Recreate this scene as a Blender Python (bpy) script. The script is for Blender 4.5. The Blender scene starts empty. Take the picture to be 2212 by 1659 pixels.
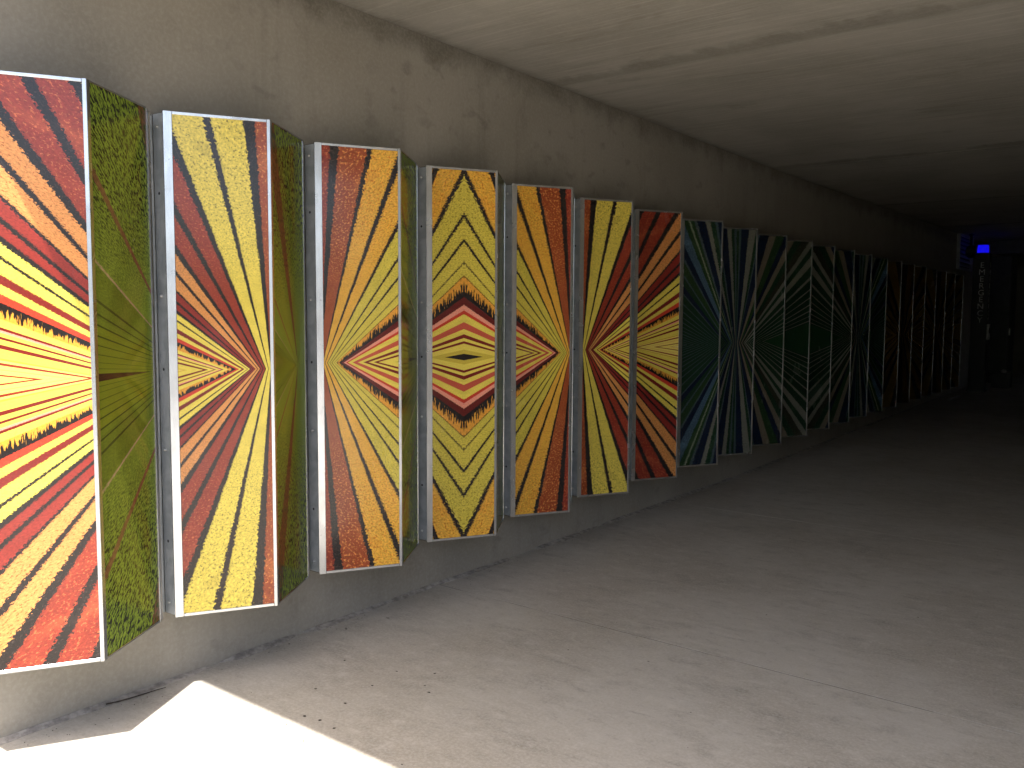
import bpy, bmesh, math, random
from mathutils import Vector, Matrix
random.seed(7)
S = bpy.context.scene
R = math.radians

# ------------------------------------------------------------------ camera
CAMX, CAMH = 3.301, 1.55
YAW, PITCH, ROLL = 0.6496, 0.0779, 0.0056
cam_d = bpy.data.cameras.new('camera')
cam = bpy.data.objects.new('camera', cam_d)
S.collection.objects.link(cam)
cam_d.sensor_fit = 'HORIZONTAL'
cam_d.sensor_width = 36.0
cam_d.lens = 36.0 * 1860.0 / 2212.0
cam_d.clip_start = 0.05
cam_d.clip_end = 2000.0
fw = Vector((-math.sin(YAW) * math.cos(PITCH), math.cos(YAW) * math.cos(PITCH), -math.sin(PITCH)))
rt = Vector((math.cos(YAW), math.sin(YAW), 0))
up = rt.cross(fw)
rt2 = rt * math.cos(ROLL) + up * math.sin(ROLL)
up2 = -rt * math.sin(ROLL) + up * math.cos(ROLL)
M = Matrix.Identity(4)
for i in range(3):
    M[i][0], M[i][1], M[i][2] = rt2[i], up2[i], -fw[i]
M[0][3], M[1][3], M[2][3] = CAMX, 0.0, CAMH
cam.matrix_world = M
S.camera = cam

# ------------------------------------------------------------------ sky, sun, exposure
SUN_DIR = Vector((-0.192, 0.368, -1.0)).normalized()      # the way the light travels
SUN_EL = math.asin(-SUN_DIR.z)
W = bpy.data.worlds.new('World')
S.world = W
W.use_nodes = True
wn = W.node_tree
wn.nodes.clear()
sky = wn.nodes.new('ShaderNodeTexSky')
sky.sky_type = 'NISHITA'
sky.sun_disc = False
sky.sun_elevation = SUN_EL
sky.sun_rotation = math.atan2(-SUN_DIR.x, -SUN_DIR.y)
sky.air_density = 0.9
sky.dust_density = 4.0
sky.ozone_density = 0.6
bg = wn.nodes.new('ShaderNodeBackground')
bg.inputs['Strength'].default_value = 0.15
wo = wn.nodes.new('ShaderNodeOutputWorld')
wn.links.new(sky.outputs[0], bg.inputs[0])
wn.links.new(bg.outputs[0], wo.inputs[0])
sun_d = bpy.data.lights.new('sun', 'SUN')
sun_d.energy = 3.6
sun_d.angle = R(0.5)
sun_d.color = (1.0, 0.955, 0.89)
sun = bpy.data.objects.new('sun', sun_d)
sun.rotation_euler = SUN_DIR.to_track_quat('-Z', 'Y').to_euler()
S.collection.objects.link(sun)
S.view_settings.view_transform = 'Standard'
S.view_settings.look = 'None'
S.view_settings.exposure = 1.57
S.view_settings.gamma = 1.0
S.view_settings.use_curve_mapping = False
S.render.engine = 'CYCLES'
S.cycles.max_bounces = 6
S.cycles.diffuse_bounces = 4
S.cycles.glossy_bounces = 2
S.cycles.sample_clamp_indirect = 8.0
S.cycles.caustics_reflective = False
S.cycles.caustics_refractive = False
S.cycles.use_denoising = True
S.cycles.denoising_prefilter = 'ACCURATE'
S.cycles.denoising_input_passes = 'RGB_ALBEDO_NORMAL'
S.cycles.use_adaptive_sampling = True
S.cycles.adaptive_threshold = 0.02

# ------------------------------------------------------------------ node helpers
class NT:
    def __init__(self, name):
        self.m = bpy.data.materials.new(name)
        self.m.use_nodes = True
        self.t = self.m.node_tree
        self.b = self.t.nodes['Principled BSDF']
    def n(self, kind, **kw):
        x = self.t.nodes.new(kind)
        for k, v in kw.items():
            setattr(x, k, v)
        return x
    def put(self, sock, v):
        if hasattr(v, 'is_output') or isinstance(v, bpy.types.NodeSocket):
            self.t.links.new(v, sock)
        else:
            sock.default_value = v
    def math(self, op, a, b=None, c=None, clamp=False):
        x = self.n('ShaderNodeMath', operation=op, use_clamp=clamp)
        for i, v in enumerate((a, b, c)):
            if v is not None:
                self.put(x.inputs[i], v)
        return x.outputs[0]
    def mix(self, f, a, b, blend='MIX'):
        x = self.n('ShaderNodeMix', data_type='RGBA', blend_type=blend)
        self.put(x.inputs[0], f)
        self.put(x.inputs[6], a if not isinstance(a, tuple) else (*a, 1))
        self.put(x.inputs[7], b if not isinstance(b, tuple) else (*b, 1))
        return x.outputs[2]
    def noise(self, vec, scale=5.0, detail=3.0, rough=0.55, dist=0.0):
        x = self.n('ShaderNodeTexNoise')
        self.put(x.inputs['Vector'], vec)
        x.inputs['Scale'].default_value = scale
        x.inputs['Detail'].default_value = detail
        x.inputs['Roughness'].default_value = rough
        x.inputs['Distortion'].default_value = dist
        return x.outputs['Fac']
    def comb(self, x, y, z=0.0):
        c = self.n('ShaderNodeCombineXYZ')
        self.put(c.inputs[0], x); self.put(c.inputs[1], y); self.put(c.inputs[2], z)
        return c.outputs[0]
    def ramp(self, f, stops, interp='CONSTANT'):
        r = self.n('ShaderNodeValToRGB')
        cr = r.color_ramp
        cr.interpolation = interp
        cr.elements[0].position = stops[0][0]
        cr.elements[0].color = (*stops[0][1], 1)
        cr.elements[1].position = stops[-1][0]
        cr.elements[1].color = (*stops[-1][1], 1)
        for p, c in stops[1:-1]:
            e = cr.elements.new(p)
            e.color = (*c, 1)
        self.put(r.inputs[0], f)
        return r.outputs[0]
    def step(self, v, lo, hi):
        x = self.n('ShaderNodeMapRange', interpolation_type='SMOOTHSTEP')
        self.put(x.inputs[0], v)
        x.inputs[1].default_value = lo; x.inputs[2].default_value = hi
        return x.outputs[0]
    def pos(self, scale=(1, 1, 1)):
        g = self.n('ShaderNodeNewGeometry')
        mp = self.n('ShaderNodeMapping')
        mp.inputs['Scale'].default_value = scale
        self.t.links.new(g.outputs['Position'], mp.inputs['Vector'])
        return mp.outputs[0]
    def bump(self, h, strength=0.3, dist=0.01):
        b = self.n('ShaderNodeBump')
        b.inputs['Strength'].default_value = strength
        b.inputs['Distance'].default_value = dist
        self.put(b.inputs['Height'], h)
        self.t.links.new(b.outputs[0], self.b.inputs['Normal'])
    def done(self, color=None, rough=None, metal=None, spec=None):
        if color is not None:
            self.put(self.b.inputs['Base Color'], color if not isinstance(color, tuple) else (*color, 1))
        if rough is not None: self.put(self.b.inputs['Roughness'], rough)
        if metal is not None: self.put(self.b.inputs['Metallic'], metal)
        if spec is not None: self.put(self.b.inputs['Specular IOR Level'], spec)
        return self.m

# ------------------------------------------------------------------ concrete
def mat_wall():
    n = NT('wall_concrete')
    p = n.pos()
    big = n.noise(p, 0.6, 4, 0.6, 0.3)
    mid = n.noise(p, 3.4, 4, 0.65, 0.2)
    drip = n.noise(n.pos((1, 6.0, 0.5)), 1.3, 3, 0.6, 0.2)      # runs down the wall
    fine = n.noise(p, 55, 2, 0.7)
    c = n.mix(n.step(big, 0.34, 0.66), (0.32, 0.295, 0.25), (0.39, 0.365, 0.318))
    c = n.mix(n.math('MULTIPLY', n.step(mid, 0.50, 0.74), 0.34), c, (0.235, 0.215, 0.178))
    c = n.mix(n.math('MULTIPLY', n.step(drip, 0.54, 0.74), 0.28), c, (0.22, 0.205, 0.165))
    spots = n.noise(n.pos((1, 1, 1.5)), 7.5, 2, 0.5, 0.3)
    patch = n.step(big, 0.47, 0.60)
    c = n.mix(n.math('MULTIPLY', n.math('MULTIPLY', n.step(spots, 0.56, 0.74), patch), 0.34), c, (0.16, 0.15, 0.125))
    # darker band under the ceiling, ragged lower edge
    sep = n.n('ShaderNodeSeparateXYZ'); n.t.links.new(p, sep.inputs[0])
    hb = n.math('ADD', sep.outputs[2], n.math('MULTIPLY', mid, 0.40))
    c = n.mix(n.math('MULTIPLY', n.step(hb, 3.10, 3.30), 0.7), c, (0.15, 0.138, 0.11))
    c = n.mix(n.math('MULTIPLY', n.math('SUBTRACT', fine, 0.42), 0.8), c, (0.55, 0.52, 0.47))
    n.bump(fine, 0.12, 0.004)
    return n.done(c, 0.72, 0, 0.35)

def mat_ceiling():
    n = NT('ceiling_concrete')
    p = n.pos()
    board = n.noise(n.pos((0.20, 3.4, 1)), 2.2, 4, 0.7, 0.1)   # casting boards run across
    fineb = n.noise(n.pos((0.7, 15, 1)), 2.6, 3, 0.65, 0.1)
    blot = n.noise(p, 0.9, 4, 0.62, 0.3)
    fine = n.noise(p, 50, 2, 0.7)
    c = n.mix(n.step(blot, 0.36, 0.64), (0.37, 0.352, 0.308), (0.455, 0.436, 0.39))
    c = n.mix(n.math('MULTIPLY', n.step(board, 0.5, 0.72), 0.5), c, (0.30, 0.28, 0.235))
    c = n.mix(n.math('MULTIPLY', n.step(fineb, 0.48, 0.7), 0.35), c, (0.63, 0.605, 0.55))
    # damp stain that follows the joint between two pours, ragged on its near side
    sep = n.n('ShaderNodeSeparateXYZ'); n.t.links.new(p, sep.inputs[0])
    wob = n.noise(n.pos((1.6, 0.6, 1)), 2.0, 4, 0.7)
    yy = n.math('ADD', sep.outputs[1], n.math('MULTIPLY', n.math('SUBTRACT', wob, 0.35), 0.42))
    ph = n.math('FRACT', n.math('DIVIDE', n.math('SUBTRACT', yy, 2.80), 4.0))
    d = n.math('SUBTRACT', ph, 0.5)
    st = n.math('MULTIPLY', n.step(d, -0.030, -0.004), n.step(n.math('SUBTRACT', n.math('FRACT', n.math('DIVIDE', n.math('SUBTRACT', sep.outputs[1], 2.80), 4.0)), 0.5), 0.022, 0.0))
    c = n.mix(n.math('MULTIPLY', st, n.math('ADD', 0.1, n.math('MULTIPLY', wob, 0.75))), c, (0.19, 0.175, 0.14))
    big = n.noise(n.pos((0.8, 1.7, 1)), 1.3, 4, 0.7, 0.5)
    c = n.mix(n.math('MULTIPLY', n.step(big, 0.58, 0.68), 0.38), c, (0.25, 0.23, 0.185))
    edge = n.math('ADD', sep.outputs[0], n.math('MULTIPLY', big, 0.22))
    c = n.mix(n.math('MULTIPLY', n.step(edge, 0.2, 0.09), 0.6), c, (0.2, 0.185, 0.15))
    c = n.mix(n.math('MULTIPLY', n.math('SUBTRACT', fine, 0.45), 0.5), c, (0.65, 0.62, 0.56))
    n.bump(fineb, 0.35, 0.004)
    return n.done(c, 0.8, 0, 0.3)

def mat_floor(name='floor_concrete'):
    n = NT(name)
    p = n.pos()
    big = n.noise(p, 0.8, 4, 0.62, 0.3)
    mid = n.noise(n.pos((1.0, 1.7, 1)), 2.6, 5, 0.72, 0.2)
    cloud = n.noise(n.pos((1, 1.5, 1)), 11, 4, 0.72, 0.1)
    fine = n.noise(p, 80, 2, 0.75)
    c = n.mix(n.step(big, 0.36, 0.64), (0.41, 0.374, 0.315), (0.50, 0.468, 0.412))
    c = n.mix(n.math('MULTIPLY', n.step(mid, 0.50, 0.68), 0.5), c, (0.305, 0.28, 0.24))
    c = n.mix(n.math('MULTIPLY', n.step(mid, 0.46, 0.3), 0.3), c, (0.53, 0.505, 0.46))
    c = n.mix(n.math('MULTIPLY', n.step(cloud, 0.50, 0.70), 0.5), c, (0.60, 0.565, 0.51))
    c = n.mix(n.math('MULTIPLY', n.step(cloud, 0.47, 0.28), 0.45), c, (0.262, 0.24, 0.205))
    scuff = n.noise(n.pos((0.8, 3.5, 1)), 2.4, 4, 0.75, 0.3)
    c = n.mix(n.math('MULTIPLY', n.step(scuff, 0.60, 0.70), 0.4), c, (0.22, 0.198, 0.172))
    pit = n.math('MULTIPLY', n.step(fine, 0.60, 0.70), n.step(big, 0.50, 0.62))
    c = n.mix(n.math('MULTIPLY', pit, 0.5), c, (0.17, 0.15, 0.13))
    c = n.mix(n.math('MULTIPLY', n.math('SUBTRACT', fine, 0.42), 1.5), c, (0.66, 0.635, 0.6))
    n.bump(fine, 0.18, 0.003)
    return n.done(c, n.math('ADD', 0.45, n.math('MULTIPLY', mid, 0.3)), 0, 0.45)

def mat_plain(name, col, rough=0.6, metal=0.0, spec=0.5, var=0.12, scale=14, bumpy=0.0):
    n = NT(name)
    p = n.pos()
    a = n.noise(p, scale, 4, 0.6)
    dk = tuple(x * (1 - var * 1.6) for x in col)
    lt = tuple(min(1, x * (1 + var)) for x in col)
    c = n.mix(n.step(a, 0.32, 0.68), dk, lt)
    if bumpy: n.bump(a, bumpy, 0.004)
    return n.done(c, n.math('ADD', rough - 0.06, n.math('MULTIPLY', a, 0.12)), metal, spec)

def mat_joint():
    n = NT('dirt_in_joint')
    a = n.noise(n.pos(), 3.2, 4, 0.7)
    c = n.mix(n.step(a, 0.44, 0.56), (0.10, 0.088, 0.074), (0.36, 0.33, 0.285))
    return n.done(c, 0.95, 0, 0.2)

def mat_metal():
    n = NT('brushed_aluminium')
    p = n.pos()
    a = n.noise(n.pos((1, 1, 0.25)), 24, 4, 0.6)
    sp = n.noise(p, 9, 3, 0.5, 0.6)
    mark = n.noise(p, 38, 2, 0.5)
    c = n.mix(n.step(a, 0.3, 0.7), (0.54, 0.56, 0.58), (0.66, 0.68, 0.70))
    c = n.mix(n.math('MULTIPLY', n.step(sp, 0.55, 0.72), 0.3), c, (0.42, 0.44, 0.46))
    c = n.mix(n.math('MULTIPLY', n.step(mark, 0.70, 0.76), 0.5), c, (0.25, 0.25, 0.26))
    return n.done(c, n.math('ADD', 0.17, n.math('MULTIPLY', sp, 0.16)), 1.0, 0.5)

def mat_zinc():
    n = NT('galvanised_steel')
    p = n.pos()
    a = n.noise(p, 16, 3, 0.5, 0.5)
    c = n.mix(n.step(a, 0.35, 0.65), (0.34, 0.37, 0.39), (0.46, 0.49, 0.51))
    return n.done(c, n.math('ADD', 0.32, n.math('MULTIPLY', a, 0.2)), 0.3, 0.5)

# ------------------------------------------------------------------ printed field pictures
# Each print shows ploughed rows running to a vanishing point and folded about mid height.
# UV.x is the distance along the print from the vanishing point, UV.y the height from mid height.
DK = (0.016, 0.011, 0.010)
def mat_field(name, near, far, split, ecc, side, grain=78, jag=0.017, speck=0.95, stretch=1.0, lo=0.565, tuft=None):
    """near / far: lists of (q, colour, speck colour); rows are lines of equal q."""
    n = NT(name)
    uv = n.n('ShaderNodeUVMap'); uv.uv_map = 'print'
    sp = n.n('ShaderNodeSeparateXYZ'); n.t.links.new(uv.outputs[0], sp.inputs[0])
    vv = n.math('ADD', n.math('ABSOLUTE', sp.outputs[1]), ecc)
    q0 = n.math('DIVIDE', n.math('MULTIPLY', sp.outputs[0], side), vv)
    lg = n.math('LOGARITHM', vv, math.e)
    fold = n.math('MULTIPLY', n.math('GREATER_THAN', sp.outputs[1], 0.0), 0.0)
    C = n.comb(q0, n.math('MULTIPLY', lg, 1.0 / stretch), fold)
    nf = n.noise(C, grain, 2.0, 0.7)
    nj = n.noise(C, grain * 1.15, 2.0, 0.7)
    nb = n.noise(C, 6.0, 2.0, 0.55)
    amp = n.math('MULTIPLY', jag, n.math('ADD', 1.0, n.math('MINIMUM', n.math('ABSOLUTE', q0), 1.6)))
    amp = n.math('MULTIPLY', amp, n.step(n.math('ABSOLUTE', q0), 4.2, 1.4))
    q = n.math('ADD', q0, n.math('MULTIPLY', n.math('SUBTRACT', nj, 0.5), n.math('MULTIPLY', amp, 2.2)))
    q = n.math('ADD', q, n.math('MULTIPLY', n.math('SUBTRACT', nb, 0.5), 0.012))
    am = math.atan(split)
    ta = n.math('DIVIDE', n.math('ARCTANGENT', n.math('MAXIMUM', q, 0.0)), am)
    A = n.ramp(ta, [(math.atan(x[0]) / am, x[1]) for x in near])
    As = n.ramp(ta, [(math.atan(x[0]) / am, x[2]) for x in near])
    if far:
        tb = n.math('SUBTRACT', 1.0, n.math('DIVIDE', split, n.math('MAXIMUM', q, 0.01)))
        Bc = n.ramp(tb, [(1 - split / x[0], x[1]) for x in far])
        g = n.math('GREATER_THAN', q, split)
        A = n.mix(g, A, Bc)
        As = n.mix(g, As, Bc)
    if tuft:                         # a ragged flowering hedge between the fields
        t0, t1, rise = tuft
        nt = n.noise(n.comb(n.math('MULTIPLY', sp.outputs[0], 120.0), n.math('MULTIPLY', n.math('ABSOLUTE', sp.outputs[1]), 17.0)), 1.0, 2.0, 0.6)
        tt = n.math('DIVIDE', n.math('SUBTRACT', q, t0), t1 - t0)
        if rise: tt = n.math('SUBTRACT', 1.0, tt)
        fl = n.step(n.math('SUBTRACT', nt, n.math('MULTIPLY', tt, 0.38)), 0.31, 0.38)
        hedge = n.mix(fl, DK, (0.80, 0.36, 0.045))
        win = n.math('MULTIPLY', n.math('GREATER_THAN', q, t0), n.math('LESS_THAN', q, t1))
        A = n.mix(win, A, hedge)
        As = n.mix(win, As, hedge)
    fade = n.math('ADD', 0.22, n.math('MULTIPLY', n.step(vv, 0.10, 0.70), 0.78))
    f = n.math('MULTIPLY', n.math('MULTIPLY', n.step(nf, lo, lo + 0.09), speck), fade)
    c = n.mix(f, A, As)
    c = n.mix(n.math('MULTIPLY', n.math('MULTIPLY', n.step(nb, 0.52, 0.72), 0.30), n.step(vv, 0.55, 1.0)), c, As)
    lum = n.math('ADD', 0.16, n.math('MULTIPLY', nj, 1.5))
    lum = n.math('ADD', lum, n.math('MULTIPLY', n.math('SUBTRACT', nb, 0.4), 0.35))
    hsv = n.n('ShaderNodeHueSaturation')
    n.put(hsv.inputs['Value'], lum); n.put(hsv.inputs['Color'], c)
    n.b.inputs['Coat Weight'].default_value = 0.0
    smear = n.noise(n.pos((1, 1, 0.6)), 3.0, 4, 0.6)
    return n.done(hsv.outputs[0], n.math('ADD', 0.11, n.math('MULTIPLY', n.step(smear, 0.4, 0.75), 0.2)), 0, 0.5)

RED = (0.29, 0.036, 0.019); REDO = (0.34, 0.066, 0.020); DRED = (0.20, 0.020, 0.015)
AMB = (0.84, 0.45, 0.055); LIM = (0.70, 0.56, 0.075); YEL = (0.82, 0.65, 0.10)
ORG = (0.72, 0.30, 0.085); PNK = (0.88, 0.34, 0.23); BRD = (0.62, 0.05, 0.025)
sR = (0.60, 0.15, 0.05); sRO = (0.80, 0.30, 0.07); sA = (0.60, 0.19, 0.015); sL = (0.33, 0.25, 0.02)
sY = (0.22, 0.17, 0.03); sO = (0.40, 0.10, 0.025); sD = (0.045, 0.03, 0.028)
warm_right = [(0, RED, sR), (.055, DK, sD), (.091, REDO, sRO), (.215, DK, sD), (.242, AMB, sA), (.355, DK, sD),
              (.384, AMB, sA), (.507, DK, sD), (.538, LIM, sL), (.655, DK, sD), (.678, LIM, sL), (.785, DK, sD),
              (.812, LIM, sL), (.948, (.12, .09, .02), sD), (.968, LIM, sL), (1.075, DK, (.5, .2, .03)),
              (1.145, (.80, .33, .035), DK), (1.225, DK, (.5, .2, .03)), (1.38, (.13, .013, .011), DK), (1.57, PNK, BRD),
              (1.70, BRD, RED), (1.83, YEL, AMB), (2.13, (.58, .10, .055), RED), (2.44, YEL, AMB), (2.82, DRED, DRED), (3.14, YEL, AMB),
              (3.5, DRED, DRED), (3.77, YEL, AMB), (4.8, (.62, .47, .06), AMB), (6.1, DK, DK)]
warm_left = [(0, REDO, sRO), (.050, DK, sD), (.090, YEL, sY), (.207, DK, sD), (.236, YEL, sY), (.357, DK, sD),
             (.395, RED, sR), (.492, DK, sD), (.535, RED, sR), (.640, DK, sD), (.686, ORG, sO), (.778, DK, sD),
             (.812, ORG, sO), (.928, DK, sD), (.955, (.27, .027, .019), RED), (1.04, DK, sD), (1.08, (.27, .027, .019), RED), (1.17, DK, sD),
             (1.22, YEL, LIM), (1.335, DK, sD), (1.368, YEL, LIM), (1.53, DRED, RED), (1.65, YEL, LIM), (1.79, BRD, (.8, .16, .06)),
             (1.97, DK, (.6, .3, .04)), (2.16, (.80, .42, .05), DK), (2.36, YEL, AMB)]
YP = (0.90, 0.70, 0.16)
warm_left_far = [(2.4, YEL), (2.62, DRED), (2.72, PNK), (2.82, YEL), (3.0, DRED), (3.12, YEL), (3.42, DRED), (3.68, YEL),
                 (4.5, (.7, .45, .06)), (4.7, YP), (5.0, RED), (5.35, YP), (6.0, (.75, .5, .1)), (6.2, YP), (7.2, RED), (7.6, YP), (9.0, (.7, .45, .1)), (9.4, (.92, .78, .3)), (14, (.92, .78, .3))]
GR = (0.010, 0.036, 0.018); GR2 = (0.018, 0.050, 0.017); WH = (0.19, 0.195, 0.16); NV = (0.006, 0.013, 0.035)
BL = (0.06, 0.11, 0.16); LB = (0.062, 0.095, 0.11); OW = (0.19, 0.16, 0.115); sG = (0.06, 0.11, 0.055); sW = (0.2, 0.2, 0.15); sN = (0.01, 0.02, 0.05)
cool_left = [(0, GR, sG), (.022, LB, sG), (.046, GR, sG), (.072, WH, sW), (.112, NV, sN), (.195, LB, sG), (.216, GR, sG), (.262, WH, sW),
             (.300, NV, sN), (.375, LB, sW), (.400, GR2, sG), (.432, (.25, .3, .2), sG), (.452, GR2, sG), (.498, BL, (.14, .26, .38)), (.585, NV, sN),
             (.66, LB, sG), (.685, GR2, sG), (.79, LB, sG), (.82, GR, sG), (.92, NV, sN), (1.03, LB, sG), (1.06, GR, sG), (1.22, LB, sG), (1.25, GR, sG)]
cool_right = [(0, LB, sG), (.02, NV, sN), (.095, WH, sW), (.165, GR, sG), (.20, LB, sG), (.217, NV, sN), (.31, OW, sW), (.382, GR2, sG), (.475, NV, sN),
              (.545, OW, sW), (.615, GR, sG), (.70, (.03, .03, .02), sG), (.79, WH, sW), (.86, GR, sG), (.94, WH, sW), (1.05, GR, sG), (1.2, WH, sW), (1.26, GR, sG)]
def lines(a, b, k, w, c1, c2):
    out = []; x = a
    while x < b:
        out += [(x, c1), (x * (1 + w), c2)]; x *= k
    return out
cool_far_l = [(1.3, GR)] + lines(1.44, 5.2, 1.145, 0.022, LB, GR) + [(9, GR)]
cool_far_r = [(1.3, GR)] + lines(1.45, 3.1, 1.16, 0.022, WH, GR) + [(3.3, (.011, .05, .018)), (9, (.011, .05, .018))]
GD = (0.12, 0.072, 0.015); GD2 = (0.075, 0.04, 0.010); sGd = (0.2, 0.1, 0.02)
gold = [(0, DK, sD), (.06, GD2, sGd), (.17, DK, sD), (.25, GD, sGd), (.42, DK, sD), (.5, GD2, sGd), (.62, DK, sD), (.74, GD, sGd), (.95, DK, sD), (1.02, GD, sGd), (1.25, DK, sD), (1.35, GD2, sGd), (1.6, DK, sD), (1.68, GD, sGd)]
gold_far = [(1.9, GD), (2.3, DK), (2.4, GD2), (3.0, DK), (3.1, GD), (6, GD)]
LF = (0.215, 0.305, 0.036); LF2 = (0.165, 0.225, 0.022); OL = (0.195, 0.240, 0.018); BR = (0.17, 0.075, 0.035); sF = (0.022, 0.030, 0.012); dG = (0.06, 0.075, 0.012)
green = [(0, LF, sF), (.245, BR, dG), (.345, LF, sF), (.885, BR, (.22, .11, .05)), (.935, LF, sF), (1.555, (.42, .27, .18), LF), (1.605, LF2, sF), (2.3, dG, sF), (2.37, LF2, sF), (2.75, dG, sF), (2.82, LF2, sF)]
green_far = [(3.0, LF2), (3.3, dG), (3.42, OL), (4.1, dG), (4.25, OL), (5.2, dG), (5.35, OL), (7, dG), (7.2, OL), (10, dG), (10.3, OL), (15, dG), (15.5, OL), (25, (.05, .018, .012)), (300, (.05, .018, .012))]

MAT = dict(
    wall=mat_wall(), ceiling=mat_ceiling(), floor=mat_floor(), metal=mat_metal(), zinc=mat_zinc(),
    wl=mat_field('tulip_rows_left', warm_left, warm_left_far, 2.4, 0.075, -1.0, tuft=(1.97, 2.36, True)),
    wr=mat_field('tulip_rows_right', warm_right, None, 6.6, 0.075, 1.0, lo=0.54, tuft=(1.10, 1.40, False)),
    cl=mat_field('cabbage_rows_left', cool_left, cool_far_l, 1.3, 0.10, -1.0),
    cr=mat_field('cabbage_rows_right', cool_right, cool_far_r, 1.3, 0.10, 1.0),
    gl=mat_field('gold_rows_left', gold, gold_far, 1.9, 0.12, -1.0),
    gr=mat_field('gold_rows_right', gold, gold_far, 1.9, 0.12, 1.0),
    bl=mat_field('green_crop_rows_left', green, green_far, 3.0, 0.012, -1.0, grain=82, jag=0.012, speck=1.0, stretch=2.2, lo=0.47),
    br=mat_field('green_crop_rows_right', green, green_far, 3.0, 0.012, 1.0, grain=82, jag=0.012, speck=1.0, stretch=2.2, lo=0.47),
    bolt=mat_plain('bolt_steel', (0.62, 0.62, 0.60), 0.3, 0.9),
    hole=mat_plain('dark_hole', (0.012, 0.013, 0.015), 0.8),
    black=mat_plain('black_powder_coat', (0.012, 0.013, 0.014), 0.45),
    grey=mat_plain('grey_sheet_metal', (0.46, 0.47, 0.48), 0.45, 0.3),
    dim=mat_plain('dark_grey_steel', (0.06, 0.062, 0.066), 0.5, 0.2),
    white=mat_plain('dull_white_paint', (0.62, 0.62, 0.60), 0.6),
    letter=mat_plain('grey_lettering', (0.62, 0.63, 0.64), 0.5),
    twig=mat_plain('dry_twig_bark', (0.055, 0.042, 0.032), 0.85, var=0.3, scale=60, bumpy=0.5),
    mortar=mat_plain('rough_mortar', (0.40, 0.37, 0.335), 0.9, var=0.25, scale=22, bumpy=0.6),
    filler=mat_joint(),
    debris=mat_plain('trodden_gum_and_leaf_bits', (0.075, 0.064, 0.055), 0.85, var=0.4),
    ground=mat_plain('worn_asphalt', (0.075, 0.072, 0.068), 0.85, var=0.15, scale=0.6),
    blocker=mat_plain('blocker_bank_green', (0.032, 0.045, 0.018), 0.9, var=0.3, scale=3, bumpy=0.8),  # dark green for the added light-blocking slope
)

# ------------------------------------------------------------------ mesh helpers
COL = S.collection
def link(name, me, mat=None, parent=None):
    o = bpy.data.objects.new(name, me)
    COL.objects.link(o)
    if mat is not None and not me.materials:
        me.materials.append(mat)
    if parent is not None:
        o.parent = parent
    return o
def mesh(name, v, f):
    me = bpy.data.meshes.new(name)
    me.from_pydata([tuple(x) for x in v], [], f)
    me.update()
    return me
def box_mesh(name, x0, x1, y0, y1, z0, z1, bev=0.0):
    bm = bmesh.new()
    vs = [bm.verts.new((x, y, z)) for x in (x0, x1) for y in (y0, y1) for z in (z0, z1)]
    for f in ((0, 1, 3, 2), (4, 6, 7, 5), (0, 4, 5, 1), (2, 3, 7, 6), (0, 2, 6, 4), (1, 5, 7, 3)):
        bm.faces.new([vs[i] for i in f])
    if bev:
        bmesh.ops.bevel(bm, geom=bm.edges[:], offset=bev, segments=2, affect='EDGES', clamp_overlap=True)
    me = bpy.data.meshes.new(name)
    bm.to_mesh(me); bm.free()
    return me
def prism_mesh(name, poly, z0, z1, bev=0.0):
    """poly: plan polygon (x, y), counter-clockwise."""
    a = sum(poly[i][0] * poly[(i + 1) % len(poly)][1] - poly[(i + 1) % len(poly)][0] * poly[i][1] for i in range(len(poly)))
    if a < 0: poly = poly[::-1]
    bm = bmesh.new()
    lo = [bm.verts.new((x, y, z0)) for x, y in poly]
    hi = [bm.verts.new((x, y, z1)) for x, y in poly]
    k = len(poly)
    bm.faces.new(lo[::-1]); bm.faces.new(hi)
    for i in range(k):
        bm.faces.new((lo[i], lo[(i + 1) % k], hi[(i + 1) % k], hi[i]))
    if bev:
        bmesh.ops.bevel(bm, geom=bm.edges[:], offset=bev, segments=1, affect='EDGES', clamp_overlap=True)
    me = bpy.data.meshes.new(name)
    bm.to_mesh(me); bm.free()
    return me
def lathe_mesh(name, prof, seg=20, smooth=True):
    v, f = [], []
    for r, z in prof:
        for i in range(seg):
            a = 2 * math.pi * i / seg
            v.append((r * math.cos(a), r * math.sin(a), z))
    for j in range(len(prof) - 1):
        for i in range(seg):
            i2 = (i + 1) % seg
            f.append((j * seg + i, j * seg + i2, (j + 1) * seg + i2, (j + 1) * seg + i))
    f.append(tuple(range(seg))[::-1]); f.append(tuple((len(prof) - 1) * seg + i for i in range(seg)))
    me = mesh(name, v, f)
    if smooth:
        for p in me.polygons: p.use_smooth = True
    return me
def tube_mesh(name, pts, rad, seg=8):
    v, f = [], []
    k = len(pts)
    for i, p in enumerate(pts):
        p = Vector(p)
        d = (Vector(pts[min(i + 1, k - 1)]) - Vector(pts[max(i - 1, 0)])).normalized()
        a = d.cross(Vector((0.13, 0.21, 0.97))).normalized(); b = d.cross(a)
        r = rad[i] if isinstance(rad, (list, tuple)) else rad
        for j in range(seg):
            t = 2 * math.pi * j / seg
            v.append(p + (a * math.cos(t) + b * math.sin(t)) * r)
    for i in range(k - 1):
        for j in range(seg):
            j2 = (j + 1) % seg
            f.append((i * seg + j, i * seg + j2, (i + 1) * seg + j2, (i + 1) * seg + j))
    f.append(tuple(range(seg))[::-1]); f.append(tuple((k - 1) * seg + j for j in range(seg)))
    return mesh(name, v, f)
def empty(name, loc):
    o = bpy.data.objects.new(name, None)
    o.empty_display_size = 0.1
    COL.objects.link(o); o.location = loc
    return o
def tag(o, label=None, cat=None, group=None, kind=None):
    for k, v in (('label', label), ('category', cat), ('group', group), ('kind', kind)):
        if v: o[k] = v
    return o

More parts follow.
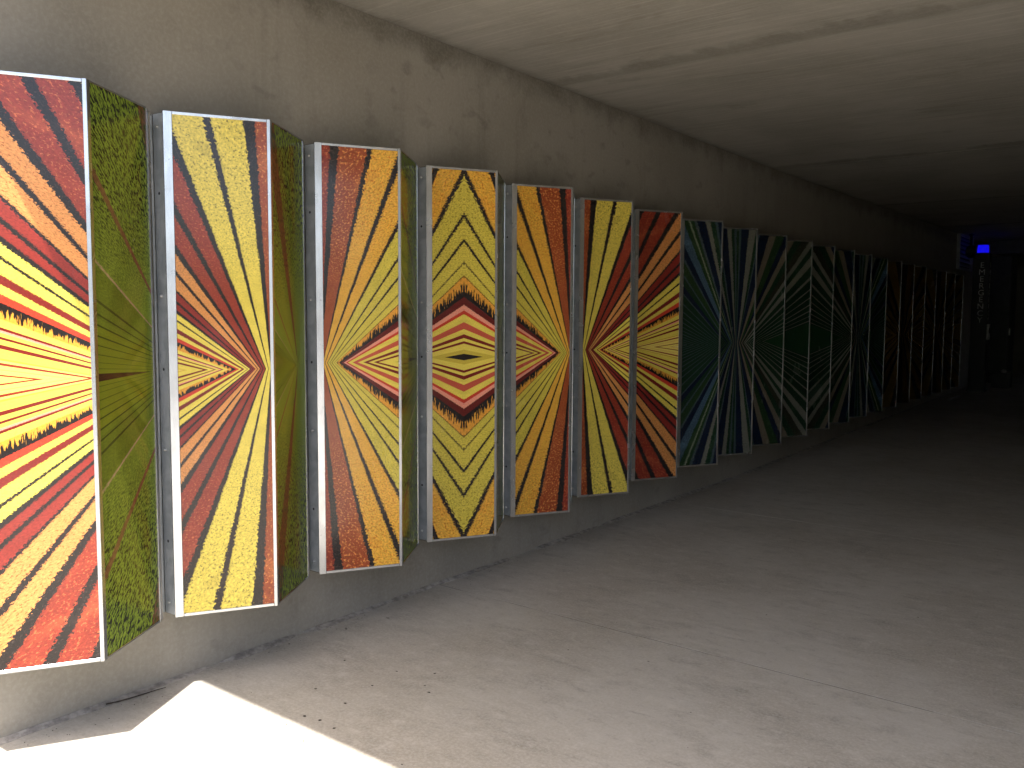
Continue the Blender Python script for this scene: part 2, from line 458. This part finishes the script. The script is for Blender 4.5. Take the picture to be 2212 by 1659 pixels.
# ------------------------------------------------------------------ the underpass
YP0, YEND, XR, ZC = 0.90, 26.0, 6.3, 3.0725
def floor_z(y): return 0.0 if y < 8 else 0.012 * (y - 8)
def ceil_z(y): return ZC if y < 8.8 else ZC + 0.012 * (y - 8.8)

apron = link('apron', mesh('apron', [(-4, -3.2, -.045), (14, -3.2, -.045), (14, 0.9, -.045), (-4, 0.9, -.045)], [(0, 1, 2, 3)]), MAT['floor'])
tag(apron, 'pale concrete apron outside the mouth of the underpass', None, None, 'structure')
def blocker_bank():  # unseen slope, added to cut the low light reaching deep panels
    v, f = [], []
    nx, ny = 60, 12
    for j in range(ny + 1):
        for i in range(nx + 1):
            x = -40 + 54 * i / nx
            t = j / ny
            y = -8 - 8 * t + .02 * max(0, x) ** 2 * .3
            z = -.08 + 5.0 * (3 * t * t - 2 * t ** 3) + random.uniform(-.1, .1) * (t > 0)
            v.append((x, y, z))
    for j in range(ny):
        for i in range(nx):
            a = j * (nx + 1) + i
            f.append((a, a + nx + 1, a + nx + 2, a + 1))
    o = link('blocker_bank', mesh('blocker_bank', v, f), MAT['blocker'])
    tag(o, 'unseen overgrown slope added outside the underpass to block low light', None, None, 'structure')
blocker_bank()
gnd = link('ground', mesh('ground', [(-400, -400, -.06), (400, -400, -.06), (400, 400, -.06), (-400, 400, -.06)], [(0, 1, 2, 3)]), MAT['ground'])
tag(gnd, 'worn asphalt ground outside the underpass', None, None, 'structure')
fl = link('floor', box_mesh('floor', -0.5, XR + .5, -2.1, YEND + .4, -0.3, -0.05), MAT['floor'])
tag(fl, 'concrete floor of the underpass', None, None, 'structure')
def slab(y0, y1):
    ys = [y0]
    while ys[-1] < y1 - 0.6: ys.append(ys[-1] + 0.5)
    ys.append(y1)
    v, f = [], []
    for y in ys:
        v += [(0.0, y, -0.049), (XR, y, -0.049), (XR, y, floor_z(y)), (0.0, y, floor_z(y))]
    for i in range(len(ys) - 1):
        a = 4 * i
        f += [(a + 3, a + 2, a + 6, a + 7), (a, a + 4, a + 5, a + 1), (a + 1, a + 5, a + 6, a + 2), (a, a + 3, a + 7, a + 4)]
    e = 4 * (len(ys) - 1)
    f += [(0, 1, 2, 3), (e, e + 3, e + 2, e + 1)]
    me = mesh('slab', v, f)
    o = link('slab', me, MAT['floor'], fl)
joints = [-2.10, 0.77, 3.64, 6.51, 9.38, 12.25, 15.12, 17.99, 20.86, 23.73, 25.99]
for a, b in zip(joints, joints[1:]):
    slab(a + 0.0035, b - 0.0035)

for a in joints[1:-1]:
    z = floor_z(a)
    link('joint_filler', box_mesh('joint_filler', 0.0, XR, a - .003, a + .003, -.048, z - .0012), MAT['filler'], fl)
cl = link('ceiling', box_mesh('ceiling', -0.5, XR + .5, YP0 + 0.002, YEND + .4, 3.34, 4.3), MAT['ceiling'])
tag(cl, 'cast concrete ceiling of the underpass', None, None, 'structure')
cj = [YP0, 4.80, 8.80, 12.8, 16.8, 20.8, 26.0]
for i, (a, b) in enumerate(zip(cj, cj[1:])):
    a2, b2 = a + (0 if i == 0 else 0.0015), b - 0.0015
    dz = 0.003 * (i % 2)
    za, zb = ceil_z(a) + dz, ceil_z(b) + dz
    v = [(0, a2, za), (XR, a2, za), (XR, b2, zb), (0, b2, zb), (0, a2, 3.338), (XR, a2, 3.338), (XR, b2, 3.338), (0, b2, 3.338)]
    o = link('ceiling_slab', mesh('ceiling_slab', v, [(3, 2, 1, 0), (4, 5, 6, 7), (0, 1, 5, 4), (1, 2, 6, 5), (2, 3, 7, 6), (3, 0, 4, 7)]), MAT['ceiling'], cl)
par = link('parapet', box_mesh('parapet', -3.0, XR + 3.0, YP0 - .12, YP0 + .35, 4.302, 5.3, .02), MAT['wall'])
tag(par, 'concrete parapet above the mouth of the underpass', None, None, 'structure')

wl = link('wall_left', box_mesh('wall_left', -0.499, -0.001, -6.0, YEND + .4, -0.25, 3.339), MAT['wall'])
tag(wl, 'trowelled concrete wall behind the folded panels', None, None, 'structure')
OY0, OY1 = 20.5, 21.0          # side way out near the far end
wr = link('wall_right', box_mesh('wall_right', XR + .001, XR + .499, YP0, OY0, -0.25, 3.339), MAT['wall'])
link('lintel', box_mesh('lintel', XR + .002, XR + .498, OY0 + .001, OY1 - .001, 2.35, 3.338), MAT['wall'], wr)
link('end_pier', box_mesh('end_pier', XR + .001, XR + .499, OY1, YEND + .4, -0.25, 3.339), MAT['wall'], wr)
tag(wr, 'concrete wall across the underpass', None, None, 'structure')
we = link('wall_end', box_mesh('wall_end', 0.0, XR, YEND + .001, YEND + .39, -0.018, 3.337), MAT['wall'])
tag(we, 'dark concrete wall closing the far end', None, None, 'structure')

# rough mortar fillet along the foot of the wall, broken here and there
def fillet(y0, y1):
    v, f = [], []
    y = y0; k = 0
    while y < y1:
        w = 0.034 + random.uniform(-.003, .003) + 0.008 * math.sin(y * 3.1) + 0.005 * math.sin(y * 11.3 + 1)
        h = 0.007 + random.uniform(-.0008, .0008) + 0.002 * math.sin(y * 5.7)
        z = floor_z(y)
        taper = min(1.0, (y - y0) / .1 + .15, (y1 - y) / .1 + .15)
        w *= taper; h *= taper
        v += [(0.0005, y, z + h + .004), (w * .45, y, z + h), (w, y, z + .0015), (w, y, z - .003), (.0005, y, z - .003)]
        if k:
            a = 5 * (k - 1)
            for j in range(5):
                j2 = (j + 1) % 5
                f.append((a + j, a + 5 + j, a + 5 + j2, a + j2))
        k += 1
        y += random.uniform(.02, .04)
    f.append((0, 1, 2, 3, 4)); e = 5 * (k - 1); f.append((e + 4, e + 3, e + 2, e + 1, e))
    link('mortar_fillet', mesh('mortar_fillet', v, f), MAT['mortar'], wl)
for a, b in ((-1.0, 2.15), (2.2, 2.62), (2.66, 4.35), (4.6, 5.4), (5.46, 7.9), (8.1, 12.3), (12.5, 18.3)):
    fillet(a, b)

# ------------------------------------------------------------------ folded picture panels
Y0, DY, NU = 1.493, 0.7473, 22
ZB, ZT, ZM = 0.324, 2.342, 1.330
US = 0.98
P0, RG, P2 = Vector((.153, -.348)), Vector((.359, 0)), Vector((.148, .343))
XB = .088                      # depth of the mounting channel's floor from the wall
LA, LB_ = (RG - P0).length, (P2 - RG).length
dA, dB = (RG - P0).normalized(), (P2 - RG).normalized()
nA, nB = Vector((dA.y, -dA.x)), Vector((dB.y, -dB.x))        # out of the wall
if nA.x < 0: nA = -nA
if nB.x < 0: nB = -nB
def ptA(s, o): v = P0 + dA * s + nA * o; return (v.x, v.y)
def ptB(s, o): v = RG + dB * s + nB * o; return (v.x, v.y)
# ridge corners for a given outward offset on each leaf
def ridge(o):
    # where the two offset leaf lines cross
    a = P0 + nA * o; b = RG + nB * o
    den = dA.x * dB.y - dA.y * dB.x
    t = ((b.x - a.x) * dB.y - (b.y - a.y) * dB.x) / den
    v = a + dA * t
    return (v.x, v.y)
TH = 0.014
FR = {}
FR['a_left'] = prism_mesh('stile', [ptA(0, 0), ptA(.034, 0), ptA(.034, -TH), ptA(0, -TH)], ZB, ZT, .0015)
FR['a_right'] = prism_mesh('stile', [ptA(LA - .013, 0), ridge(0), ridge(-TH), ptA(LA - .013, -TH)], ZB, ZT, .0005)
FR['b_ridge'] = prism_mesh('stile', [(ridge(0)[0] + .0002, ridge(0)[1] + .0006), ptB(.020, 0), ptB(.020, -TH), (ridge(-TH)[0], ridge(-TH)[1] + .0006)], ZB, ZT, .0003)
FR['b_back'] = prism_mesh('stile', [ptB(LB_ - .009, 0), ptB(LB_, 0), ptB(LB_, -TH), ptB(LB_ - .009, -TH)], ZB, ZT, .001)
FR['a_top'] = prism_mesh('rail', [ptA(.0345, -.0008), ptA(LA - .0135, -.0008), ptA(LA - .0135, -TH), ptA(.0345, -TH)], ZT - .012, ZT - .0005, .0012)
FR['a_bot'] = prism_mesh('rail', [ptA(.0345, -.0008), ptA(LA - .0135, -.0008), ptA(LA - .0135, -TH), ptA(.0345, -TH)], ZB + .0005, ZB + .013, .0012)
FR['b_top'] = prism_mesh('rail', [ptB(.0205, -.0008), ptB(LB_ - .0095, -.0008), ptB(LB_ - .0095, -TH), ptB(.0205, -TH)], ZT - .007, ZT - .0005, .001)
FR['b_bot'] = prism_mesh('rail', [ptB(.0205, -.0008), ptB(LB_ - .0095, -.0008), ptB(LB_ - .0095, -TH), ptB(.0205, -TH)], ZB + .0005, ZB + .008, .001)
cap_poly = [ptA(.003, -TH - .001), ridge(-TH - .001), ptB(LB_ - .003, -TH - .001), (.003, P2.y - .004), (.003, P0.y + .004)]
FR['cap_top'] = prism_mesh('cap', cap_poly, ZT - .006, ZT - .003)
FR['cap_bot'] = prism_mesh('cap', cap_poly, ZB + .003, ZB + .006)
FR['return'] = prism_mesh('return_flange', [(XB + .004, P0.y - .0045), (P0.x + .001, P0.y - .0015), (P0.x - .004, P0.y + .0025), (XB + .004, P0.y - .0005)], ZB + .012, ZT - .010)
FR['lip'] = prism_mesh('lip', [(XB + .042, P2.y + .0015), (XB + .046, P2.y + .0015), (XB + .046, P2.y + .0145), (XB + .042, P2.y + .0145)], ZB + .004, ZT - .010)
FR['web'] = prism_mesh('web', [(.001, P2.y + .0015), (XB + .0418, P2.y + .0015), (XB + .0418, P2.y + .0045), (.001, P2.y + .0045)], ZB + .004, ZT - .010)
FR['base'] = prism_mesh('base_strip', [(.001, P2.y + .006), (XB, P2.y + .006), (XB, P2.y + .0505), (.001, P2.y + .0505)], ZB + .012, ZT - .014)
FR['bead'] = prism_mesh('bead', [(XB + .0002, P2.y + .036), (XB + .007, P2.y + .036), (XB + .007, P2.y + .0395), (XB + .0002, P2.y + .0395)], ZB + .012, ZT - .014)
for k_ in ('return', 'web', 'base'): FR[k_].materials.append(MAT['zinc'])
for k_ in ('lip', 'bead', 'a_left', 'a_right', 'b_ridge', 'b_back', 'a_top', 'a_bot', 'b_top', 'b_bot', 'cap_top', 'cap_bot'): FR[k_].materials.append(MAT['metal'])
BOLT = lathe_mesh('bolt', [(.0075, 0), (.0075, .002), (.0055, .0025), (.0055, .0065), (.004, .008)], 8, False); BOLT.materials.append(MAT['bolt'])
HOLE = lathe_mesh('hole', [(.0062, 0), (.0062, .0006)], 10, False); HOLE.materials.append(MAT['hole'])
ROT_Y = Matrix.Rotation(R(90), 4, 'X')      # +Z -> -Y

def print_mesh(name, leaf, u_off, mirror, z0, z1, mat):
    """thin sheet with its own 'print' coordinates"""
    pt, s0, s1 = (ptA, .0335, LA - .0125) if leaf == 'A' else (ptB, .0195, LB_ - .0085)
    d0, d1 = -.0035, -.0075
    v = [(*pt(s0, d0), z0), (*pt(s1, d0), z0), (*pt(s1, d0), z1), (*pt(s0, d0), z1),
         (*pt(s0, d1), z0), (*pt(s1, d1), z0), (*pt(s1, d1), z1), (*pt(s0, d1), z1)]
    f = [(0, 1, 2, 3), (7, 6, 5, 4), (0, 4, 5, 1), (1, 5, 6, 2), (2, 6, 7, 3), (3, 7, 4, 0)]
    me = mesh(name, v, f)
    uvl = me.uv_layers.new(name='print')
    ss = [s0, s1, s1, s0] * 2
    zz = [z0, z0, z1, z1] * 2
    tot = LA if leaf == 'A' else LB_
    for lp in me.loops:
        i = lp.vertex_index
        s = (s0 + s1 - ss[i]) if mirror else ss[i]
        uvl.data[lp.index].uv = (s / US + u_off, (zz[i] - ZM) / US)
    me.materials.append(mat)
    return me

PW = .367
# (material, offset from the vanishing point, mirrored) for each outward leaf
SPEC = {}
SPEC[0] = ('wl', -PW - .02 - .408, False); SPEC[1] = ('wl', -.408, False)
SPEC[2] = ('wr', -.012, False); SPEC[3] = ('wr', PW - .012, 'fold')
SPEC[4] = ('wr', -.012, True); SPEC[5] = ('wl', -.408, True); SPEC[6] = ('wl', -PW - .02 - .408, True)
cu = -.21
for k, off in ((7, -PW), (8, 0), (9, PW), (10, 2 * PW)):
    SPEC[k] = ('c', off + cu, False)
    SPEC[21 - k] = ('c', off + cu, True)
for k, off in ((15, -PW), (16, 0), (17, PW)):
    SPEC[k] = ('g', off + cu, False)
for k, off in ((18, PW), (19, 0), (20, -PW), (21, -2 * PW)):
    SPEC[k] = ('g', off + cu, True)

LABELS = [
 'partly sunlit folded art panel nearest the entrance, with red and orange rows',
 'second folded art panel from the entrance, with two wide bright yellow rows running up it',
 'third folded art panel from the entrance, red rows fanning to amber and lime',
 'folded art panel with the yellow diamond and dark eye at its centre',
 'folded art panel just past the yellow diamond, rows fanning from lime to red',
 'sixth folded art panel, two yellow rows leaning right between dark red ones',
 'last red and yellow folded art panel, directly before the first blue and green one',
 'first blue and green folded art panel, with a bright blue band, after the red ones',
 'second blue and green folded art panel, its pale lines fanning straight up and down',
 'third blue and green folded art panel, pale lines fanning towards upper right',
 'fourth blue and green folded art panel, left half of the dark green chevron',
 'fifth blue and green folded art panel, right half of the dark green chevron',
 'sixth dark green folded art panel, pale lines fanning towards upper left',
 'seventh dark blue and green folded art panel, second before the brown ones',
 'last dark blue folded art panel, directly before the first brown and gold one',
 'first brown and gold folded art panel, after the dark blue ones',
 'second brown and gold folded art panel, counted from the dark blue ones',
 'third brown and gold folded art panel, left half of the gold diamond',
 'fourth brown and gold folded art panel, right half of the gold diamond',
 'third last brown folded art panel before the emergency tower',
 'second last brown folded art panel before the emergency tower',
 'last brown folded art panel, its white edge beside the emergency tower',
]
BZ = [(.03, 1), (.157, 0), (.356, 1), (.50, 0), (.66, 1), (.845, 0), (.97, 1)]
for k in range(NU):
    u = empty('folded_art_panel', (0, Y0 + k * DY, 0))
    tag(u, LABELS[k], 'art panel', 'folded art panels along the wall')
    kind, off, mir = SPEC[k]
    z0, z1 = ZB + .0125, ZT - .0115
    if mir == 'fold':                    # picture folded about the middle of this leaf as well
        me = print_mesh('front_print', 'A', off, False, z0, z1, MAT['wr'])
        bm = bmesh.new(); bm.from_mesh(me)
        mid = Vector((*ptA((.0335 + LA - .0125) / 2, 0), 0))
        bmesh.ops.bisect_plane(bm, geom=bm.verts[:] + bm.edges[:] + bm.faces[:], plane_co=mid, plane_no=Vector((dA.x, dA.y, 0)))
        lay = bm.loops.layers.uv['print']
        um = (.0335 + LA - .0125) / 2 / US + off
        for fc in bm.faces:
            for lp in fc.loops:
                uu = lp[lay].uv
                if uu.x > um: lp[lay].uv = (2 * um - uu.x, uu.y)
        bm.to_mesh(me); bm.free()
    else:
        mk = kind
        if kind in 'cg':
            # a leaf may hold the vanishing point itself: split it there
            me = print_mesh('front_print', 'A', off, mir, z0, z1, MAT[kind + 'l'])
            me.materials.append(MAT[kind + 'r'])
            s0, s1 = .0335, LA - .0125
            sv = -off * US if not mir else (s0 + s1 + off * US)
            bm = bmesh.new(); bm.from_mesh(me)
            if s0 < sv < s1:
                bmesh.ops.bisect_plane(bm, geom=bm.verts[:] + bm.edges[:] + bm.faces[:], plane_co=Vector((*ptA(sv, 0), 0)), plane_no=Vector((dA.x, dA.y, 0)))
            lay = bm.loops.layers.uv['print']
            for fc in bm.faces:
                uc = sum(lp[lay].uv.x for lp in fc.loops) / len(fc.loops)
                fc.material_index = 1 if uc > 0 else 0
            bm.to_mesh(me); bm.free()
        else:
            me = print_mesh('front_print', 'A', off, mir, z0, z1, MAT[mk])
    link('front_print', me, None, u)
    boff = -.70 + .39 * k
    if k <= 1:
        sm = print_mesh('side_print', 'B', boff, False, ZB + .0075, ZT - .0065, MAT['bl'])
    else:
        sm = print_mesh('side_print', 'B', [.08, .47, -.75][k % 3], False, ZB + .0075, ZT - .0065, MAT['bl' if k % 3 == 2 else 'br'])
    so = link('side_print', sm, None, u)
    so['label'] = 'green crop picture on the leaf turned away'
    for key, nm in (('a_left', 'stile'), ('a_right', 'stile'), ('b_ridge', 'stile'), ('b_back', 'stile'), ('a_top', 'rail'), ('a_bot', 'rail'), ('b_top', 'rail'), ('b_bot', 'rail'),
                    ('cap_top', 'top_cap'), ('cap_bot', 'bottom_cap'), ('web', 'channel_web'), ('lip', 'channel_lip'), ('base', 'base_strip'), ('bead', 'bead')):
        link(nm, FR[key], None, u)
    rf = link('return_flange', FR['return'], None, u)
    if k < 9:
        for fr, isb in BZ:
            o = link('bolt' if isb else 'hole', BOLT if isb else HOLE, None, rf)
            o.matrix_local = Matrix.Translation((XB + .034, P0.y - .0032 if isb else P0.y - .0032, ZT - fr * (ZT - ZB))) @ ROT_Y
        for fr in (.035, .155, .36, .66, .84):
            o = link('hole', HOLE, None, [c for c in u.children if c.name.startswith('base_strip')][0])
            o.matrix_local = Matrix.Translation((XB + .0002, P2.y + .022, ZT - fr * (ZT - ZB))) @ Matrix.Rotation(R(90), 4, 'Y')

# ------------------------------------------------------------------ emergency call tower
TY, TX0, TX1 = 19.0, .20, .48
tz = floor_z(TY)
tw = empty('emergency_tower', ((TX0 + TX1) / 2, TY + .14, tz))
tag(tw, 'tall black emergency call tower with blue beacon and stacked grey lettering', 'call tower')
hw = (TX1 - TX0) / 2
link('body', box_mesh('body', -hw, hw, -hw, hw, 0.03, 2.70, .008), MAT['black'], tw)
link('base_plate', box_mesh('base_plate', -hw - .03, hw + .03, -hw - .03, hw + .03, 0.0, .03, .004), MAT['black'], tw)
def text_mesh(name, body, size, ext):
    cu_ = bpy.data.curves.new(name, 'FONT')
    cu_.body = body; cu_.size = size; cu_.extrude = ext; cu_.align_x = 'CENTER'; cu_.space_line = 0.86
    t = bpy.data.objects.new(name, cu_)
    COL.objects.link(t)
    dg = bpy.context.evaluated_depsgraph_get()
    me = bpy.data.meshes.new_from_object(t.evaluated_get(dg))
    bpy.data.objects.remove(t); bpy.data.curves.remove(cu_)
    return me
tm = text_mesh('lettering', 'E\nM\nE\nR\nG\nE\nN\nC\nY', 0.155, .002)
tm.materials.clear()
o = link('lettering', tm, MAT['letter'], tw); o.location = (.02, -hw - .002, 2.42); o.rotation_euler = (R(90), 0, 0)
o = link('lettering', tm, None, tw); o.location = (hw + .002, 0, 2.42); o.rotation_euler = (R(90), 0, R(90))
st = link('call_plate', box_mesh('call_plate', hw + .001, hw + .035, -.10, .09, 1.02, 1.33, .004), MAT['grey'], tw)
link('speaker', lathe_mesh('speaker', [(.055, 0), (.055, .006), (.045, .008)], 16, False), MAT['black'], st).matrix_local = Matrix.Translation((hw + .035, 0, 1.2)) @ Matrix.Rotation(R(90), 4, 'Y')
link('button', lathe_mesh('button', [(.02, 0), (.02, .01), (.012, .014)], 12), MAT['bolt'], st).matrix_local = Matrix.Translation((hw + .035, 0, 1.08)) @ Matrix.Rotation(R(90), 4, 'Y')
nb = NT('blue_beacon_light')
nb.b.inputs['Emission Color'].default_value = (0.008, 0.006, 1.0, 1)
nb.b.inputs['Emission Strength'].default_value = 0.24
MAT['blue'] = nb.done((0.02, 0.02, 0.5), 0.2)
be = link('beacon', lathe_mesh('beacon', [(.10, 2.715), (.105, 2.74), (.10, 2.83), (.095, 2.867)], 20), MAT['blue'], tw)
link('beacon_spill_lid', lathe_mesh('beacon_spill_lid', [(.115, 2.868), (.118, 2.878), (.10, 2.892), (.03, 2.902)], 20), MAT['black'], tw)  # lid added to stop the blue glow spilling onto the ceiling
link('beacon_collar', lathe_mesh('beacon_collar', [(.12, 2.70), (.12, 2.715)], 20, False), MAT['black'], tw)

# dome camera hung from the ceiling in front of the tower
dz = ceil_z(18.7)
dc = empty('dome_camera', (.20, 18.7, dz))
tag(dc, 'dark dome camera hanging from the ceiling left of the blue beacon', 'camera')
link('stem', lathe_mesh('stem', [(.05, -.005), (.05, -.03), (.024, -.035), (.024, -.24)], 14), MAT['black'], dc)
link('housing', lathe_mesh('housing', [(.03, -.22), (.07, -.235), (.095, -.29), (.10, -.37)], 20), MAT['black'], dc)
nd = NT('smoked_dome'); MAT['dome'] = nd.done((0.01, 0.01, 0.012), 0.06, 0, 0.6)
link('dome', lathe_mesh('dome', [(.095, -.37), (.09, -.40), (.07, -.435), (.04, -.455), (.01, -.46)], 20), MAT['dome'], dc)

# louvred vent high on the wall
lv = empty('louvre_vent', (0, 18.9, 2.5))
tag(lv, 'grey louvred vent high on the wall beyond the last panel', 'vent')
L0, L1, LZ0, LZ1 = -.45, .85, 0.06, .66
link('backing', box_mesh('backing', .001, .006, L0, L1, LZ0, LZ1), MAT['black'], lv)
for (a, b, c, d) in ((L0 - .04, L0, LZ0 - .04, LZ1 + .04), (L1, L1 + .04, LZ0 - .04, LZ1 + .04)):
    link('frame_side', box_mesh('frame_side', .001, .06, a, b, c, d, .003), MAT['grey'], lv)
for (c, d) in ((LZ0 - .04, LZ0 - .001), (LZ1 + .001, LZ1 + .04)):
    link('frame_rail', box_mesh('frame_rail', .001, .058, L0 + .001, L1 - .001, c, d, .003), MAT['grey'], lv)
sm = box_mesh('slat', -.004, .004, L0 + .002, L1 - .002, -.04, .04, .001); sm.materials.append(MAT['grey'])
for i in range(7):
    o = link('slat', sm, None, lv); o.location = (.032, 0, LZ0 + .05 + i * .083); o.rotation_euler = (0, R(-38), 0)

# grey utility cabinet and a low dark bin behind the tower
cz = floor_z(21.5)
cb = empty('utility_cabinet', (.25, 21.6, cz))
tag(cb, 'tall dark grey utility cabinet against the wall behind the call tower', 'cabinet')
link('carcass', box_mesh('carcass', -.245, .30, -.35, .6, .06, 2.75, .006), MAT['dim'], cb)
link('plinth', box_mesh('plinth', -.245, .28, -.33, .58, 0, .059), MAT['black'], cb)
cd = link('door', box_mesh('door', .302, .318, -.33, .58, .1, 2.7, .003), MAT['dim'], cb)
link('handle', box_mesh('handle', .319, .345, -.27, -.25, 1.05, 1.2, .004), MAT['bolt'], cd)
bnz = floor_z(20.2)
bn = empty('low_bin', (.62, 20.25, bnz))
tag(bn, 'low dark box on the floor right of the call tower', 'box')
link('tub', box_mesh('tub', -.17, .17, -.17, .17, 0, .28, .012), MAT['black'], bn)
link('lid', box_mesh('lid', -.18, .18, -.18, .18, .281, .31, .006), MAT['black'], bn)
pp = link('crumpled_paper', lathe_mesh('crumpled_paper', [(.02, 0), (.05, .012), (.055, .04), (.03, .07), (.01, .075)], 9, False), MAT['white'])
pp.location = (.66, 20.2, bnz + .311)
tag(pp, 'small crumpled white paper on the low dark box', 'paper')
ds = duct = empty('ceiling_duct', (.75, 21.0, ceil_z(21.0)))
tag(ds, 'dark grey sheet metal duct under the ceiling behind the blue beacon', 'duct')
link('duct_box', box_mesh('duct_box', -.5, .4, -.3, .9, -.26, -.012, .004), MAT['dim'], ds)
link('duct_flange', box_mesh('duct_flange', -.53, .43, -.33, -.302, -.29, -.012, .003), MAT['dim'], ds)

# ------------------------------------------------------------------ small things on the floor
sp_ = link('white_strip', box_mesh('white_strip', -.012, .012, -.45, .45, 0, .018, .003), MAT['white'])
sp_.location = (.26, 17.35, floor_z(17.35)); sp_.rotation_euler = (0.012, 0, R(-2))
tag(sp_, 'thin white strip lying on the floor under the last brown panel', 'strip')
tw_pts = [(.030, 1.660, .012), (.038, 1.705, .008), (.043, 1.76, .006), (.052, 1.81, .007), (.066, 1.85, .012), (.083, 1.885, .016)]
tg = link('twig', tube_mesh('twig', tw_pts, [.0028, .003, .0028, .0026, .0022, .0014]), MAT['twig'])
tag(tg, 'thin dark twig lying at the foot of the wall near the sunlit patch', 'twig')

def debris():
    v, f = [], []
    spots = []
    K = 2212 / 2500
    fpx = 1860.0
    for zx, zy in ((1700, 72), (1692, 226), (1550, 366), (1695, 437), (1495, 500), (1570, 520), (1640, 560), (1828, 350), (2085, 350), (2105, 383), (2135, 290), (1420, 145), (1948, 280), (1905, 18)):
        px, py = zx / 2.011 * K, (1500 + zy / 2.011) * K
        d = fw + rt2 * ((px - 1106) / fpx) - up2 * ((py - 829.5) / fpx)
        t = -CAMH / d.z
        spots.append((CAMX + t * d.x, t * d.y, random.uniform(.006, .010)))
    for i in range(150):
        y = 1.2 + 9 * random.random() ** 1.3
        spots.append((random.uniform(.08, 4.5), y, random.uniform(.0015, .0055)))
    for i in range(160):
        spots.append((.05 + abs(random.gauss(0, .05)), random.uniform(1, 9), random.uniform(.0015, .004)))
    for x, y, r in spots:
        z = floor_z(y)
        a0 = random.random() * 6; k = 7; st_ = random.uniform(.5, 1)
        b = len(v)
        for j in range(k):
            a = a0 + j * 2 * math.pi / k
            rr = r * random.uniform(.65, 1.2)
            v.append((x + rr * math.cos(a), y + rr * st_ * math.sin(a), z + .0006))
        v.append((x, y, z + .0022))
        for j in range(k):
            f.append((b + j, b + (j + 1) % k, b + k))
    o = link('floor_debris', mesh('floor_debris', v, f), MAT['debris'])
    tag(o, 'scattered dark gum spots, leaf bits and grit on the floor', None, None, 'stuff')
debris()
